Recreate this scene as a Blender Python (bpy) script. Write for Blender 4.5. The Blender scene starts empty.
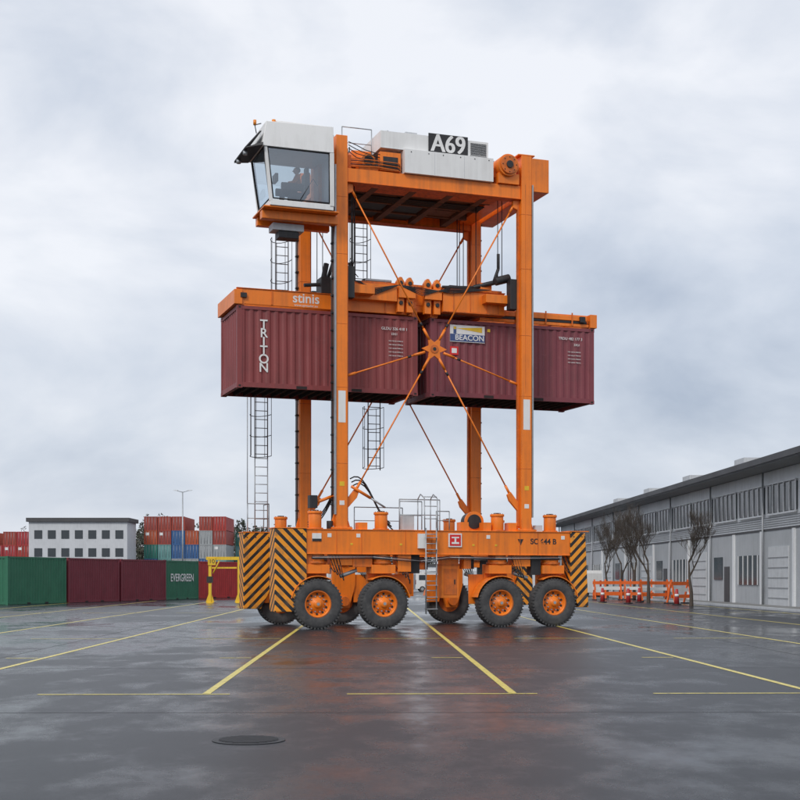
import bpy, bmesh, math, random
from mathutils import Vector, Matrix
random.seed(7)
S=bpy.context.scene
C=S.collection
# ------------------------------------------------------------------ materials
def nt(m):
    m.use_nodes=True
    return m.node_tree.nodes, m.node_tree.links
def paint(name,col,rough=0.45,dirt=0.35,scale=1.5,metal=0.0,streak=True,bump=0.0,dirtcol=None,spec=0.5,scuff=0.0):
    m=bpy.data.materials.new(name); n,l=nt(m)
    b=n['Principled BSDF']
    b.inputs['Metallic'].default_value=metal
    b.inputs['Specular IOR Level'].default_value=spec
    tc=n.new('ShaderNodeTexCoord')
    no=n.new('ShaderNodeTexNoise'); no.inputs['Scale'].default_value=scale; no.inputs['Detail'].default_value=8; no.inputs['Roughness'].default_value=0.65
    l.new(tc.outputs['Object'],no.inputs['Vector'])
    mp=n.new('ShaderNodeMapping'); mp.inputs['Scale'].default_value=(9,9,0.5)
    l.new(tc.outputs['Object'],mp.inputs['Vector'])
    n2=n.new('ShaderNodeTexNoise'); n2.inputs['Scale'].default_value=1.0; n2.inputs['Detail'].default_value=5
    l.new(mp.outputs[0],n2.inputs['Vector'])
    mul=n.new('ShaderNodeMath'); mul.operation='MULTIPLY'
    l.new(no.outputs['Fac'],mul.inputs[0])
    if streak: l.new(n2.outputs['Fac'],mul.inputs[1])
    else: mul.inputs[1].default_value=0.5
    r=n.new('ShaderNodeMapRange'); r.inputs['From Min'].default_value=0.20; r.inputs['From Max'].default_value=0.44
    r.inputs['To Min'].default_value=0.0; r.inputs['To Max'].default_value=dirt
    l.new(mul.outputs[0],r.inputs['Value'])
    mx=n.new('ShaderNodeMix'); mx.data_type='RGBA'
    mx.inputs['A'].default_value=(*col,1)
    d=dirtcol or tuple(c*0.35+0.012 for c in col)
    mx.inputs['B'].default_value=(*d,1)
    l.new(r.outputs[0],mx.inputs['Factor'])
    out=mx.outputs['Result']
    if scuff:
        m3=n.new('ShaderNodeMapping'); m3.inputs['Scale'].default_value=(1.1,1.1,7); m3.inputs['Rotation'].default_value=(0,.35,0); l.new(tc.outputs['Object'],m3.inputs['Vector'])
        n3=n.new('ShaderNodeTexNoise'); n3.inputs['Scale'].default_value=2.4; n3.inputs['Detail'].default_value=9; n3.inputs['Roughness'].default_value=.7; l.new(m3.outputs[0],n3.inputs['Vector'])
        r3=n.new('ShaderNodeMapRange'); r3.inputs['From Min'].default_value=.62; r3.inputs['From Max'].default_value=.70; r3.inputs['To Max'].default_value=scuff; l.new(n3.outputs['Fac'],r3.inputs['Value'])
        mz=n.new('ShaderNodeMix'); mz.data_type='RGBA'; l.new(out,mz.inputs['A']); mz.inputs['B'].default_value=(min(col[0]*1.3+.12,1),col[1]+.15,col[2]+.14,1)
        l.new(r3.outputs[0],mz.inputs['Factor']); out=mz.outputs['Result']
    l.new(out,b.inputs['Base Color'])
    rr=n.new('ShaderNodeMapRange'); rr.inputs['To Min'].default_value=max(rough-0.1,0.05); rr.inputs['To Max'].default_value=min(rough+0.2,1)
    l.new(no.outputs['Fac'],rr.inputs['Value']); l.new(rr.outputs[0],b.inputs['Roughness'])
    if bump:
        bp=n.new('ShaderNodeBump'); bp.inputs['Strength'].default_value=bump; bp.inputs['Distance'].default_value=0.02
        l.new(no.outputs['Fac'],bp.inputs['Height']); l.new(bp.outputs[0],b.inputs['Normal'])
    return m
def stripes(name,sx):
    m=bpy.data.materials.new(name); n,l=nt(m); b=n['Principled BSDF']
    tc=n.new('ShaderNodeTexCoord'); sp=n.new('ShaderNodeSeparateXYZ'); l.new(tc.outputs['Object'],sp.inputs[0])
    a=n.new('ShaderNodeMath'); a.operation='ADD'; l.new(sp.outputs['X'],a.inputs[0]); l.new(sp.outputs['Y'],a.inputs[1])
    a1=n.new('ShaderNodeMath'); a1.operation='MULTIPLY'; a1.inputs[1].default_value=sx*1.0; l.new(a.outputs[0],a1.inputs[0])
    a2=n.new('ShaderNodeMath'); a2.operation='ADD'; l.new(a1.outputs[0],a2.inputs[0]); l.new(sp.outputs['Z'],a2.inputs[1])
    f=n.new('ShaderNodeMath'); f.operation='MULTIPLY'; f.inputs[1].default_value=3.1; l.new(a2.outputs[0],f.inputs[0])
    g=n.new('ShaderNodeMath'); g.operation='FRACT'; l.new(f.outputs[0],g.inputs[0])
    h=n.new('ShaderNodeMath'); h.operation='GREATER_THAN'; h.inputs[1].default_value=0.55; l.new(g.outputs[0],h.inputs[0])
    mx=n.new('ShaderNodeMix'); mx.data_type='RGBA'; mx.inputs['A'].default_value=(0.90,0.33,0.02,1); mx.inputs['B'].default_value=(0.016,0.016,0.018,1)
    l.new(h.outputs[0],mx.inputs['Factor'])
    no=n.new('ShaderNodeTexNoise'); no.inputs['Scale'].default_value=4; no.inputs['Detail'].default_value=8; l.new(tc.outputs['Object'],no.inputs['Vector'])
    r=n.new('ShaderNodeMapRange'); r.inputs['From Min'].default_value=.50; r.inputs['From Max'].default_value=.72; r.inputs['To Max'].default_value=.5; l.new(no.outputs['Fac'],r.inputs['Value'])
    m2=n.new('ShaderNodeMix'); m2.data_type='RGBA'; m2.inputs['B'].default_value=(.14,.10,.07,1); l.new(r.outputs[0],m2.inputs['Factor']); l.new(mx.outputs['Result'],m2.inputs['A'])
    l.new(m2.outputs['Result'],b.inputs['Base Color']); b.inputs['Roughness'].default_value=.5
    return m
def glassmat(name,tint,mixf=0.25):
    m=bpy.data.materials.new(name); n,l=nt(m); n.remove(n['Principled BSDF'])
    o=n['Material Output']; t=n.new('ShaderNodeBsdfTransparent'); t.inputs[0].default_value=(*tint,1)
    g=n.new('ShaderNodeBsdfGlossy'); g.inputs['Roughness'].default_value=0.03; g.inputs[0].default_value=(.9,.95,1,1)
    fr=n.new('ShaderNodeFresnel'); fr.inputs['IOR'].default_value=1.5
    ad=n.new('ShaderNodeMath'); ad.operation='ADD'; ad.inputs[1].default_value=mixf; ad.use_clamp=True; l.new(fr.outputs[0],ad.inputs[0])
    x=n.new('ShaderNodeMixShader'); l.new(ad.outputs[0],x.inputs[0]); l.new(t.outputs[0],x.inputs[1]); l.new(g.outputs[0],x.inputs[2]); l.new(x.outputs[0],o.inputs['Surface'])
    return m
ORANGE=paint('orange_paint',(0.92,0.225,0.014),0.36,0.55,1.2,dirtcol=(.42,.12,.03))
ORANGE2=paint('orange_paint_worn',(0.72,0.16,0.014),0.5,0.75,3,dirtcol=(.18,.075,.04))
WHITE=paint('white_paint',(0.80,0.80,0.79),0.4,0.28,1.2,dirtcol=(.48,.47,.45))
LGREY=paint('light_grey_paint',(0.55,0.57,0.59),0.5,0.3,2)
STEEL=paint('galvanised_steel',(0.42,0.44,0.46),0.42,0.4,5,metal=0.5)
BLACK=paint('black_steel',(0.02,0.02,0.023),0.5,0.4,4,dirtcol=(.06,.055,.05))
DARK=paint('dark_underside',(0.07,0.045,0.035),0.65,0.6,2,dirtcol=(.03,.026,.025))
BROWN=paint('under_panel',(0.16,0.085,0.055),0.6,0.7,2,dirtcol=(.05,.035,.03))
RUBBER=paint('tyre_rubber',(0.05,0.05,0.052),0.8,0.7,6,streak=False,dirtcol=(.14,.135,.13),bump=.3)
RED=paint('red_sign',(0.70,0.02,0.02),0.4,0.2)
YEL=paint('yellow_paint',(0.80,0.52,0.03),0.45,0.4)
STR1=stripes('hazard_stripes_a',1.0); STR2=stripes('hazard_stripes_b',-1.0)
GLASS=glassmat('cab_glass',(.76,.84,.88),.20)
ORC=paint('beacon_amber',(0.8,0.25,0.02),0.2,0.0)
MAR=paint('container_maroon',(0.255,0.052,0.052),0.5,0.5,1.1,dirtcol=(.13,.045,.045),scuff=.35)
MAR2=paint('container_oxide',(0.225,0.050,0.064),0.5,0.55,1.3,dirtcol=(.12,.05,.055),scuff=.45)
UND=paint('container_underside',(0.03,0.022,0.022),0.8,0.4,3)
# ------------------------------------------------------------------ mesh builder
class B:
    def __init__(s): s.bm=bmesh.new(); s.mats=[]
    def mi(s,m):
        if m not in s.mats: s.mats.append(m)
        return s.mats.index(m)
    def quad(s,pts,m):
        f=s.bm.faces.new([s.bm.verts.new(p) for p in pts]); f.material_index=s.mi(m); return f
    def hexa(s,b4,t4,m):
        vb=[s.bm.verts.new(p) for p in b4]; vt=[s.bm.verts.new(p) for p in t4]; i=s.mi(m); n=len(vb)
        fs=[s.bm.faces.new(vb[::-1]),s.bm.faces.new(vt)]
        for k in range(n): fs.append(s.bm.faces.new([vb[k],vb[(k+1)%n],vt[(k+1)%n],vt[k]]))
        for f in fs: f.material_index=i
    def box(s,x0,x1,y0,y1,z0,z1,m):
        s.hexa([(x0,y0,z0),(x1,y0,z0),(x1,y1,z0),(x0,y1,z0)],[(x0,y0,z1),(x1,y0,z1),(x1,y1,z1),(x0,y1,z1)],m)
    def prism_y(s,poly,y0,y1,m):
        s.hexa([(x,y1,z) for x,z in poly],[(x,y0,z) for x,z in poly],m)
    def cyl(s,p0,p1,r,m,seg=12,r1=None,smooth=True,cap=True):
        p0=Vector(p0);p1=Vector(p1); d=(p1-p0)
        if d.length<1e-6: return
        d.normalize(); a=d.orthogonal().normalized(); b=d.cross(a); r1=r if r1 is None else r1
        v0=[];v1=[]
        for k in range(seg):
            t=2*math.pi*k/seg; o=a*math.cos(t)+b*math.sin(t)
            v0.append(s.bm.verts.new(p0+o*r)); v1.append(s.bm.verts.new(p1+o*r1))
        i=s.mi(m)
        for k in range(seg):
            f=s.bm.faces.new([v0[k],v0[(k+1)%seg],v1[(k+1)%seg],v1[k]]); f.material_index=i; f.smooth=smooth
        if cap:
            f=s.bm.faces.new(v0[::-1]); f.material_index=i
            f=s.bm.faces.new(v1); f.material_index=i
    def path(s,pts,r,m,seg=8):
        for a,b in zip(pts[:-1],pts[1:]): s.cyl(a,b,r,m,seg)
    def lathe_y(s,c,prof,m,seg=40):
        rings=[]
        for (yo,r) in prof:
            rings.append([s.bm.verts.new((c[0]+r*math.cos(2*math.pi*k/seg),c[1]+yo,c[2]+r*math.sin(2*math.pi*k/seg))) for k in range(seg)])
        i=s.mi(m)
        for a,b in zip(rings[:-1],rings[1:]):
            for k in range(seg):
                f=s.bm.faces.new([a[k],a[(k+1)%seg],b[(k+1)%seg],b[k]]); f.material_index=i; f.smooth=True
    def obj(s,name,parent=None,bevel=0.0,mw=None):
        bmesh.ops.recalc_face_normals(s.bm,faces=s.bm.faces)
        me=bpy.data.meshes.new(name); s.bm.to_mesh(me); s.bm.free()
        for m in s.mats: me.materials.append(m)
        o=bpy.data.objects.new(name,me); C.objects.link(o)
        if parent: o.parent=parent
        if mw is not None: o.matrix_world=mw
        if bevel:
            bv=o.modifiers.new('bevel','BEVEL'); bv.width=bevel; bv.segments=2; bv.limit_method='ANGLE'; bv.angle_limit=math.radians(50)
        return o
def empty(name,loc=(0,0,0),rz=0):
    e=bpy.data.objects.new(name,None); C.objects.link(e); e.location=loc; e.rotation_euler=(0,0,rz); return e
def text(body,parent,loc,size,m,rot=(math.pi/2,0,0),name='lettering',align='CENTER',sp=1.0,lsp=1.0,sx=1.0,off=0.0):
    c=bpy.data.curves.new(name,'FONT'); c.body=body; c.size=size; c.align_x=align; c.align_y='CENTER'; c.extrude=0.003
    c.space_character=sp; c.space_line=lsp; c.offset=off
    c.materials.append(m); o=bpy.data.objects.new(name,c); C.objects.link(o); o.parent=parent; o.location=loc; o.rotation_euler=rot; o.scale=(sx,1,1)
    return o
TH=math.radians(19.5)
ORG=Vector((-1.90,42.7,0))
# ------------------------------------------------------------------ shipping containers
def container(name,L,H,m,loc,rz):
    W=2.438; e=empty(name,loc,rz)
    b=B()
    for x in (0,L-.16):
        for y in (0,W-.16): b.box(x,x+.16,y,y+.16,.0,H,m)
    for y in (0.0,W-.12):
        b.box(.16,L-.16,y+.005,y+.07+.0,.02,.17,m); b.box(.16,L-.16,y+.005,y+.07,H-.11,H-.01,m)
    for x in (0.005,L-.125):
        b.box(x,x+.12,.16,W-.16,.02,.17,m); b.box(x,x+.12,.16,W-.16,H-.12,H-.01,m)
    for x in (-.006,L-.17):
        for y in (-.006,W-.156):
            for z in (-.006,H-.112): b.box(x,x+.178,y,y+.162,z,z+.118,m)
            for z in (.055,H-.055): b.box(x+.05,x+.13,y-.002,y+.165,z-.03,z+.03,UND)
    def wave(n0,n1,depth,pitch):
        pts=[]; n=max(1,round((n1-n0)/pitch)); p=(n1-n0)/n
        for k in range(n):
            a=n0+k*p; pts+= [(a,0),(a+.26*p,0),(a+.5*p,depth),(a+.76*p,depth)]
        pts.append((n1,0)); return pts
    i=b.mi(m)
    def wall(pts,f):
        prev=None
        for (t,d) in pts:
            cur=[b.bm.verts.new(f(t,d+.007*math.sin(t*2.3+z*1.9)+.005*math.sin(t*5.1-z*3),z)) for z in (.17,.6,1.1,1.6,2.1,H-.11)]
            if prev:
                for q in range(5):
                    fc=b.bm.faces.new([prev[q],cur[q],cur[q+1],prev[q+1]]); fc.material_index=i
            prev=cur
    wp=wave(.16,L-.16,.036,.276)
    wall(wp,lambda t,d,z:(t,.018+d,z))
    wall(wp,lambda t,d,z:(t,W-.018-d,z))
    we=wave(.16,W-.16,.045,.25)
    wall(we,lambda t,d,z:(.022+d,t,z))
    b.box(L-.06,L-.02,.16,W/2-.01,.17,H-.12,m); b.box(L-.06,L-.02,W/2+.01,W-.16,.17,H-.12,m)
    for y in (.45,.95,1.49,1.99):
        b.cyl((L+.01,y,.1),(L+.01,y,H-.1),.02,STEEL,8)
    b.box(.1,L-.1,.05,W-.05,H-.06,H-.03,m)
    b.box(.12,L-.12,.07,W-.07,.14,.16,UND)
    x=.4
    while x<L-.3:
        b.box(x,x+.05,.075,W-.075,.03,.135,UND); x+=.32
    for x in (L/2-1.1,L/2+.75): b.box(x,x+.35,-.001,.072,.03,.12,UND)
    b.obj('shell',e)
    return e
def LP(lx,ly,z):
    return Vector((ORG.x+lx*math.cos(TH)-ly*math.sin(TH),ORG.y+lx*math.sin(TH)+ly*math.cos(TH),z))
ctA=container('shipping_container',6.06,2.591,MAR,LP(-3.10,.93,7.62),TH)
ctB=container('shipping_container',6.06,2.591,MAR2,LP(3.41,.93,7.62),TH)
text('T\nR\nI\nT\nO\nN',ctA,(.86,-.004,1.33),.41,WHITE,lsp=.67,off=.006)
for k,(tz,ts,s) in enumerate([(2.15,.13,'GLDU 326 418 1'),(1.98,.10,'22G1')]):
    text(s,ctA,(5.25,-.004,tz),ts,WHITE)
for k in range(5): text('MAX GROSS 30480 KG',ctA,(5.3,-.004,1.75-.12*k),.05,WHITE)
NAVYS=paint('sign_blue',(.05,.09,.24),.4,.2)
b=B(); b.box(.70,1.95,-.012,.008,1.86,2.42,WHITE); b.box(.70,1.95,-.017,-.0125,1.88,2.12,NAVYS); b.obj('sign_board',ctB)
text('BEACON',ctB,(1.40,-.021,2.0),.25,WHITE,sx=1.05,off=.004)
b=B(); b.box(.82,.92,-.018,-.014,2.13,2.36,NAVYS); b.cyl((.87,-.020,2.32),(.87,-.014,2.32),.05,YEL,12)
b.quad([(.93,-.018,2.31),(1.85,-.018,2.38),(1.85,-.018,2.2)],YEL); b.obj('sign_lighthouse',ctB)
b=B(); b.box(.70,1.0,-.006,.008,1.42,1.70,RED); b.box(.76,.94,-.012,-.0065,1.48,1.64,WHITE); b.box(2.05,2.15,-.006,.008,2.25,2.35,YEL); b.obj('placard',ctB)
text('TRDU 482 177 3',ctB,(5.15,-.004,2.2),.13,WHITE); text('22G1',ctB,(5.4,-.004,2.0),.11,WHITE)
for k in range(4): text('MAX GROSS 30480 KG',ctB,(5.3,-.004,1.75-.12*k),.05,WHITE)
# ------------------------------------------------------------------ straddle carrier
SC=empty('straddle_carrier',ORG,TH)
W=4.3; D=6.38
WX=[-.82,1.37,5.41,7.33]
def tyre(b,cx,cy,cz,R=.79,w=.48,out=-1):
    h=w/2
    pr=[(-h*.72,.40),(-h*.95,.45),(-h,.57),(-h*.97,R-.11),(-h*.86,R-.03),(-h*.6,R),(0,R+.004),(h*.6,R),(h*.86,R-.03),(h*.97,R-.11),(h,.57),(h*.95,.45),(h*.72,.40)]
    b.lathe_y((cx,cy,cz),pr,RUBBER,48)
    for k in range(44):
        t=2*math.pi*k/44
        for sd in (-1,1):
            tt=t+ (0.07 if sd>0 else 0)
            er=Vector((math.cos(tt),0,math.sin(tt))); et=Vector((-math.sin(tt),0,math.cos(tt)))
            p=Vector((cx,cy,cz))
            def P(y,r,u): return p+er*r+et*u+Vector((0,y,0))
            y0,y1=sorted((sd*h*.12,sd*h*.93))
            b.hexa([P(y0,R-.05,-.030),P(y1,R-.05,-.030),P(y1,R-.05,.030),P(y0,R-.05,.030)],
                   [P(y0,R+.010,-.026),P(y1,R-.012 if sd>0 else R+.010,-.026),P(y1,R-.012 if sd>0 else R+.010,.026),P(y0,R+.010,.026)],RUBBER)
    o=out
    pr=[(o*h*.74,.42),(o*h*.84,.405),(o*h*.60,.375),(o*h*.30,.35),(o*h*.20,.27),(o*h*.50,.21),(o*h*.62,.18),(o*h*.62,.13),(o*h*.85,.12),(o*h*.92,.08),(o*h*.92,.001)]
    b.lathe_y((cx,cy,cz),pr,ORANGE,36)
    b.lathe_y((cx,cy,cz),[(o*h*.755,.445),(o*h*.86,.435),(o*h*.86,.405)],ORANGE2,36)
    for k in range(10):
        t=2*math.pi*k/10
        x=cx+.245*math.cos(t); z=cz+.245*math.sin(t)
        b.cyl((x,cy+o*h*.2,z),(x,cy+o*h*.62,z),.022,STEEL,6,smooth=False)
        x=cx+.315*math.cos(t+.3); z=cz+.315*math.sin(t+.3)
        b.cyl((x,cy+o*h*.2,z),(x,cy+o*h*.40,z),.034,BLACK,8)
    b.cyl((cx,cy+o*h*.92,cz),(cx,cy+o*h*.97,cz),.05,STEEL,12)
    pr=[(-o*h*.74,.42),(-o*h*.4,.35),(-o*h*.2,.20),(-o*h*.2,.001)]
    b.lathe_y((cx,cy,cz),pr,ORANGE2,36)
for side in (0,1):
    yc=side*W; out=-1 if side==0 else 1
    b=B()
    for x in WX: tyre(b,x,yc+out*.16,.785,out=out)
    b.obj('wheels',SC)
    b=B()
    for j,x in enumerate(WX):
        dr=-1 if j in (0,2) else 1
        yi=-out
        def Y(a,c):
            q=sorted((yc+yi*a,yc+yi*c)); return q
        y0,y1=Y(.13,.27)
        b.prism_y([(x-.20,.55),(x+.20,.55),(x+.42,1.35),(x+.42,2.05),(x-.42,2.05),(x-.42,1.35)],y0,y1,ORANGE)
        y0,y1=Y(-.28,.128)
        b.box(x-.40,x+.40,y0,y1,1.74,2.02,ORANGE)
        b.cyl((x,yc+yi*.02,2.02),(x,yc+yi*.02,2.36),.30,ORANGE,24)
        b.cyl((x,yc+yi*.02,2.05),(x,yc+yi*.02,2.12),.35,ORANGE2,24)
        b.cyl((x,yc+yi*.02,2.20),(x,yc+yi*.02,2.26),.33,BLACK,24)
        b.cyl((x,yc+yi*.1,.785),(x,yc+yi*.42,.785),.17,ORANGE2,16)
        sg=12; a0,a1=(math.radians(60),math.radians(168)) if dr<0 else (math.radians(12),math.radians(120))
        ya,yb=sorted((yc+out*.38,yc-out*.12))
        for k in range(sg):
            t0=a0+(a1-a0)*k/sg; t1=a0+(a1-a0)*(k+1)/sg
            p=lambda t,r,y:(x+r*math.cos(t),y,.785+r*math.sin(t))
            b.hexa([p(t0,.86,ya),p(t1,.86,ya),p(t1,.86,yb),p(t0,.86,yb)],[p(t0,.89,ya),p(t1,.89,ya),p(t1,.89,yb),p(t0,.89,yb)],ORANGE)
        y0,y1=Y(.14,.20)
        cx=x+dr*.66
        b.prism_y([(cx-.28,.75),(cx+.2,.75),(cx+.28,1.2),(cx+.22,1.72),(cx-.3,1.72)],y0,y1,ORANGE)
        b.cyl((x,yc,3.12),(x,yc,3.62),.205,ORANGE,24)
        b.cyl((x,yc,3.14),(x,yc,3.18),.26,ORANGE2,24)
        b.cyl((x,yc,3.62),(x,yc,3.70),.235,ORANGE,24)
        b.cyl((x,yc,3.70),(x,yc,3.74),.12,BLACK,16)
        for q in range(8):
            t=q*math.pi/4; b.cyl((x+.19*math.cos(t),yc+.19*math.sin(t),3.70),(x+.19*math.cos(t),yc+.19*math.sin(t),3.725),.018,STEEL,6)
    b.obj('wheel_yokes',SC,.012)
    b=B()
    b.box(-1.18,7.93,yc-.30,yc+.30,2.36,3.12,ORANGE)
    for z in (2.345,3.115): b.box(-1.17,7.92,yc-.335,yc+.335,z-.0,z+.022,ORANGE)
    for x in (-.2,.62,2.1,3.0,4.6,6.1,6.75):
        b.box(x-.012,x+.012,yc-.312,yc+.312,2.368,3.114,ORANGE2)
    b.box(-.35,.35,yc-.22,yc+.22,2.0,2.34,ORANGE); b.box(.355,1.0,yc-.24,yc+.24,1.95,2.34,ORANGE2)
    b.box(1.85,2.3,yc-.26,yc+.26,1.8,2.34,ORANGE)
    b.box(2.35,2.65,yc-.1,yc+.2,1.75,2.34,BLACK)
    b.box(3.45,4.05,yc+.0,yc+.35,.95,2.30,ORANGE)
    b.box(3.43,4.07,yc-.02,yc+.37,2.0,2.06,ORANGE2); b.box(3.52,3.98,yc-.012,yc-.001,1.05,1.9,ORANGE2); b.box(3.88,3.92,yc-.03,yc-.0125,1.4,1.55,BLACK)
    b.box(4.15,4.4,yc-.2,yc+.2,1.9,2.34,ORANGE2)
    b.box(5.9,6.5,yc-.25,yc+.25,1.98,2.34,ORANGE); b.box(6.55,6.9,yc-.2,yc+.15,1.7,2.34,BLACK)
    b.box(-1.17,-.95,yc-.25,yc+.25,1.9,2.34,ORANGE2)
    b.cyl((4.5,yc+.1,1.9),(4.5,yc+.1,2.3),.12,BLACK,12); b.cyl((.0,yc,1.65),(.55,yc,1.85),.06,STEEL,10); b.cyl((6.0,yc,1.75),(6.5,yc,1.6),.06,STEEL,10)
    b.obj('side_beam',SC,.012)
    b=B()
    for q in range(3):
        y=yc-.32-.02*q if side==0 else yc-.3; z=2.29-.045*q
        b.path([(-1.0,y,z),(1.0,y,z+.02),(2.6,y,z-.10),(3.6,y,z+.02),(5.2,y,z),(7.6,y,z+.02)],.013,BLACK if q!=1 else STEEL,6)
    for x in WX:
        for q in range(4):
            pts=[]
            for t in range(9):
                u=t/8; pts.append((x+.40+.10*q+.18*math.sin(u*3.1),yc-.24,2.3-.9*math.sin(u*math.pi)*(.4+.10*q)-u*.3))
            b.path(pts,.013,BLACK,6)
    b.obj('hoses',SC)
    for nm,x0,x1,mt,tp in (('hazard_box',-2.2,-1.18,STR1 if side==0 else STR2,1),('hazard_box',7.93,8.60,STR2 if side==0 else STR1,0)):
        b=B(); ya,yb=yc-.345,yc+.345
        if tp: poly=[(x0,.55),(x1-.42,.55),(x1,1.35),(x1,3.14),(x0,3.14)]
        else: poly=[(x0,1.35),(x0+.30,.62),(x1,.62),(x1-.12,3.10),(x0,3.14)]
        b.prism_y(poly,ya,yb,mt)
        b.obj(nm,SC,.02)
        b=B(); b.box(x0-.02,x1+.0,ya-.02,yb+.02,3.142,3.17,ORANGE)
        for q in range(3): b.cyl((x0+.12+.3*q if q<2 else x1-.15,yc-.355,2.98),(x0+.12+.3*q if q<2 else x1-.15,yc-.345,2.98),.022,BLACK,8)
        b.obj('hazard_box_lid',SC)
for (lx,ly,nm) in ((0,0,'leg'),(D,0,'leg'),(0,W,'leg'),(D,W,'leg')):
    b=B(); hw=.185; inn=1 if lx==0 else -1
    b.box(lx-hw,lx+hw,ly-.22,ly+.22,3.12,15.55,ORANGE)
    if inn>0: b.box(lx+hw+.001,lx+hw+.07,ly-.07,ly+.07,3.3,15.2,ORANGE2)
    else: b.box(lx-hw-.07,lx-hw-.001,ly-.07,ly+.07,3.3,15.2,ORANGE2)
    for z in (5.2,7.6,9.6,11.8,13.6): b.box(lx-hw-.006,lx+hw+.006,ly-.226,ly+.226,z,z+.025,ORANGE2)
    b.box(lx-.34,lx+.34,ly-.28,ly+.28,3.145,3.20,ORANGE)
    for q in (-1,1):
        for r in (-1,1): b.cyl((lx+q*.29,ly+r*.24,3.20),(lx+q*.29,ly+r*.24,3.235),.03,STEEL,6)
    for sx in (-1,1):
        pl=[(lx+sx*hw,3.2),(lx+sx*.34,3.2),(lx+sx*hw,3.7)]
        if sx<0: pl=pl[::-1]
        b.prism_y(pl,ly-.03,ly+.03,ORANGE)
    g=[(lx+inn*hw,3.75),(lx+inn*.55,4.15),(lx+inn*.62,4.35),(lx+inn*.50,4.45),(lx+inn*hw,4.05)]
    if inn<0: g=g[::-1]
    b.prism_y(g,ly-.06,ly+.06,ORANGE)
    g=[(lx+inn*hw,13.75),(lx+inn*.42,13.85),(lx+inn*.42,14.08),(lx+inn*hw,14.12)]
    if inn<0: g=g[::-1]
    b.prism_y(g,ly-.06,ly+.06,ORANGE)
    b.obj(nm,SC,.02)
    b=B()
    if ly==0:
        b.box(lx-.12,lx+.12,ly-.224,ly-.2205,6.5,7.5,WHITE)
        if lx>0: b.box(lx-.05,lx-.035,ly-.224,ly-.2205,7.7,14.6,ORANGE2)
        b.box(lx-.215*inn-.02,lx-.215*inn+.02,ly-.25,ly-.1,3.6,14.6,STEEL)
        for z in (3.9,4.5): b.box(lx-.08,lx+.08,ly-.226,ly-.2205,z,z+.14,WHITE if z<4 else YEL)
    for z in [3.9+.55*k for k in range(20)]:
        b.box(lx-inn*(hw+.05)-.05,lx-inn*(hw+.05)+.05,ly-.05,ly+.1,z,z+.05,BLACK)
    for q in range(3): b.cyl((lx-inn*(hw+.03+.03*q),ly+.02,3.3),(lx-inn*(hw+.03+.03*q),ly+.02,14.4),.013,BLACK,6)
    b.obj('leg_fittings',SC)
for ly in (0,W):
    cx,cz=3.19,9.02
    b=B(); pts=[]
    for k in range(12):
        t=2*math.pi*k/12+math.radians(0); r=.44 if k%2==0 else .22
        pts.append((cx+r*math.cos(t),cz+r*math.sin(t)))
    b.prism_y(pts,ly-.03,ly+.03,ORANGE)
    b.cyl((cx,ly-.05,cz),(cx,ly+.05,cz),.14,ORANGE2,20); b.cyl((cx,ly-.06,cz),(cx,ly+.06,cz),.06,BLACK,12)
    b.obj('star_plate',SC,.006)
    b=B()
    for (ex,ez) in ((.35,13.98),(D-.35,13.98),(.5,4.35),(D-.5,4.35),(.19,8.0),(D-.19,8.0)):
        d=Vector((ex-cx,0,ez-cz)).normalized(); p0=Vector((cx,ly,cz))+d*.34; p1=Vector((ex,ly,ez))
        b.cyl(p0,p1,.026,ORANGE,8); b.cyl(p0,p0+d*.4,.045,ORANGE,8); b.cyl(p1-d*.35,p1,.045,ORANGE,8)
        b.cyl(p0+d*.5,p0+d*.62,.04,BLACK,8)
    b.obj('tie_rods',SC)
b=B()
for ly in (0,W):
    b.box(.19,D-.19,ly-.16,ly+.16,14.125,14.55,ORANGE)
    b.box(.19,D-.19,ly-.20,ly+.20,14.10,14.123,ORANGE2)
b.box(-.18,.45,.22,W-.22,14.35,15.1,ORANGE)
b.box(D+.19,D+.82,-.2,W+.2,14.40,15.50,ORANGE)
b.box(D-.75,D-.19,.22,W-.22,14.3,14.9,ORANGE)
b.box(D-.30,D+.30,-.215,.215,15.555,15.60,ORANGE)
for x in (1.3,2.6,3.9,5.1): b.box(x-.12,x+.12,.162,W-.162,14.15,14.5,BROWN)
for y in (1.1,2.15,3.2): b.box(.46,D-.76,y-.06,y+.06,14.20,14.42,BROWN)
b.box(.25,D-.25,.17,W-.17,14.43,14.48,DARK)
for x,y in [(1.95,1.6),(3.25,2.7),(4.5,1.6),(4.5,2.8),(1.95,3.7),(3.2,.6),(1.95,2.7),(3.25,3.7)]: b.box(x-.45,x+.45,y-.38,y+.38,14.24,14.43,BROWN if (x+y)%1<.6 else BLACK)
b.box(.47,D-.77,.18,.9,14.16,14.195,ORANGE2)
for q in range(5): b.cyl((.5,1.3+.12*q,14.18),(5.5,1.3+.12*q,14.16),.03,BLACK,6)
b.obj('top_frame',SC,.012)
b=B()
b.box(2.08,5.16,-.28,1.2,14.56,15.32,WHITE)
b.box(1.33,5.05,-.10,2.0,15.34,15.88,WHITE)
b.box(1.0,5.3,2.3,4.1,14.56,15.6,LGREY)
for k in range(9): b.box(4.42,4.98,-.115,-.101,15.42+.045*k,15.44+.045*k,BLACK)
b.box(4.40,5.0,-.112,-.101,15.37,15.39,BLACK)
b.box(2.95,4.32,-.125,-.101,15.30,15.97,BLACK)
for x in (3.1,4.13): b.box(x,x+.010,-.285,-.281,14.58,15.30,LGREY)
for x in (2.3,2.9,3.4,4.0,4.5,5.0): b.cyl((x,-.29,15.24),(x,-.28,15.24),.02,BLACK,6)
b.box(1.34,5.04,-.13,-.101,15.323,15.338,LGREY)
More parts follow.
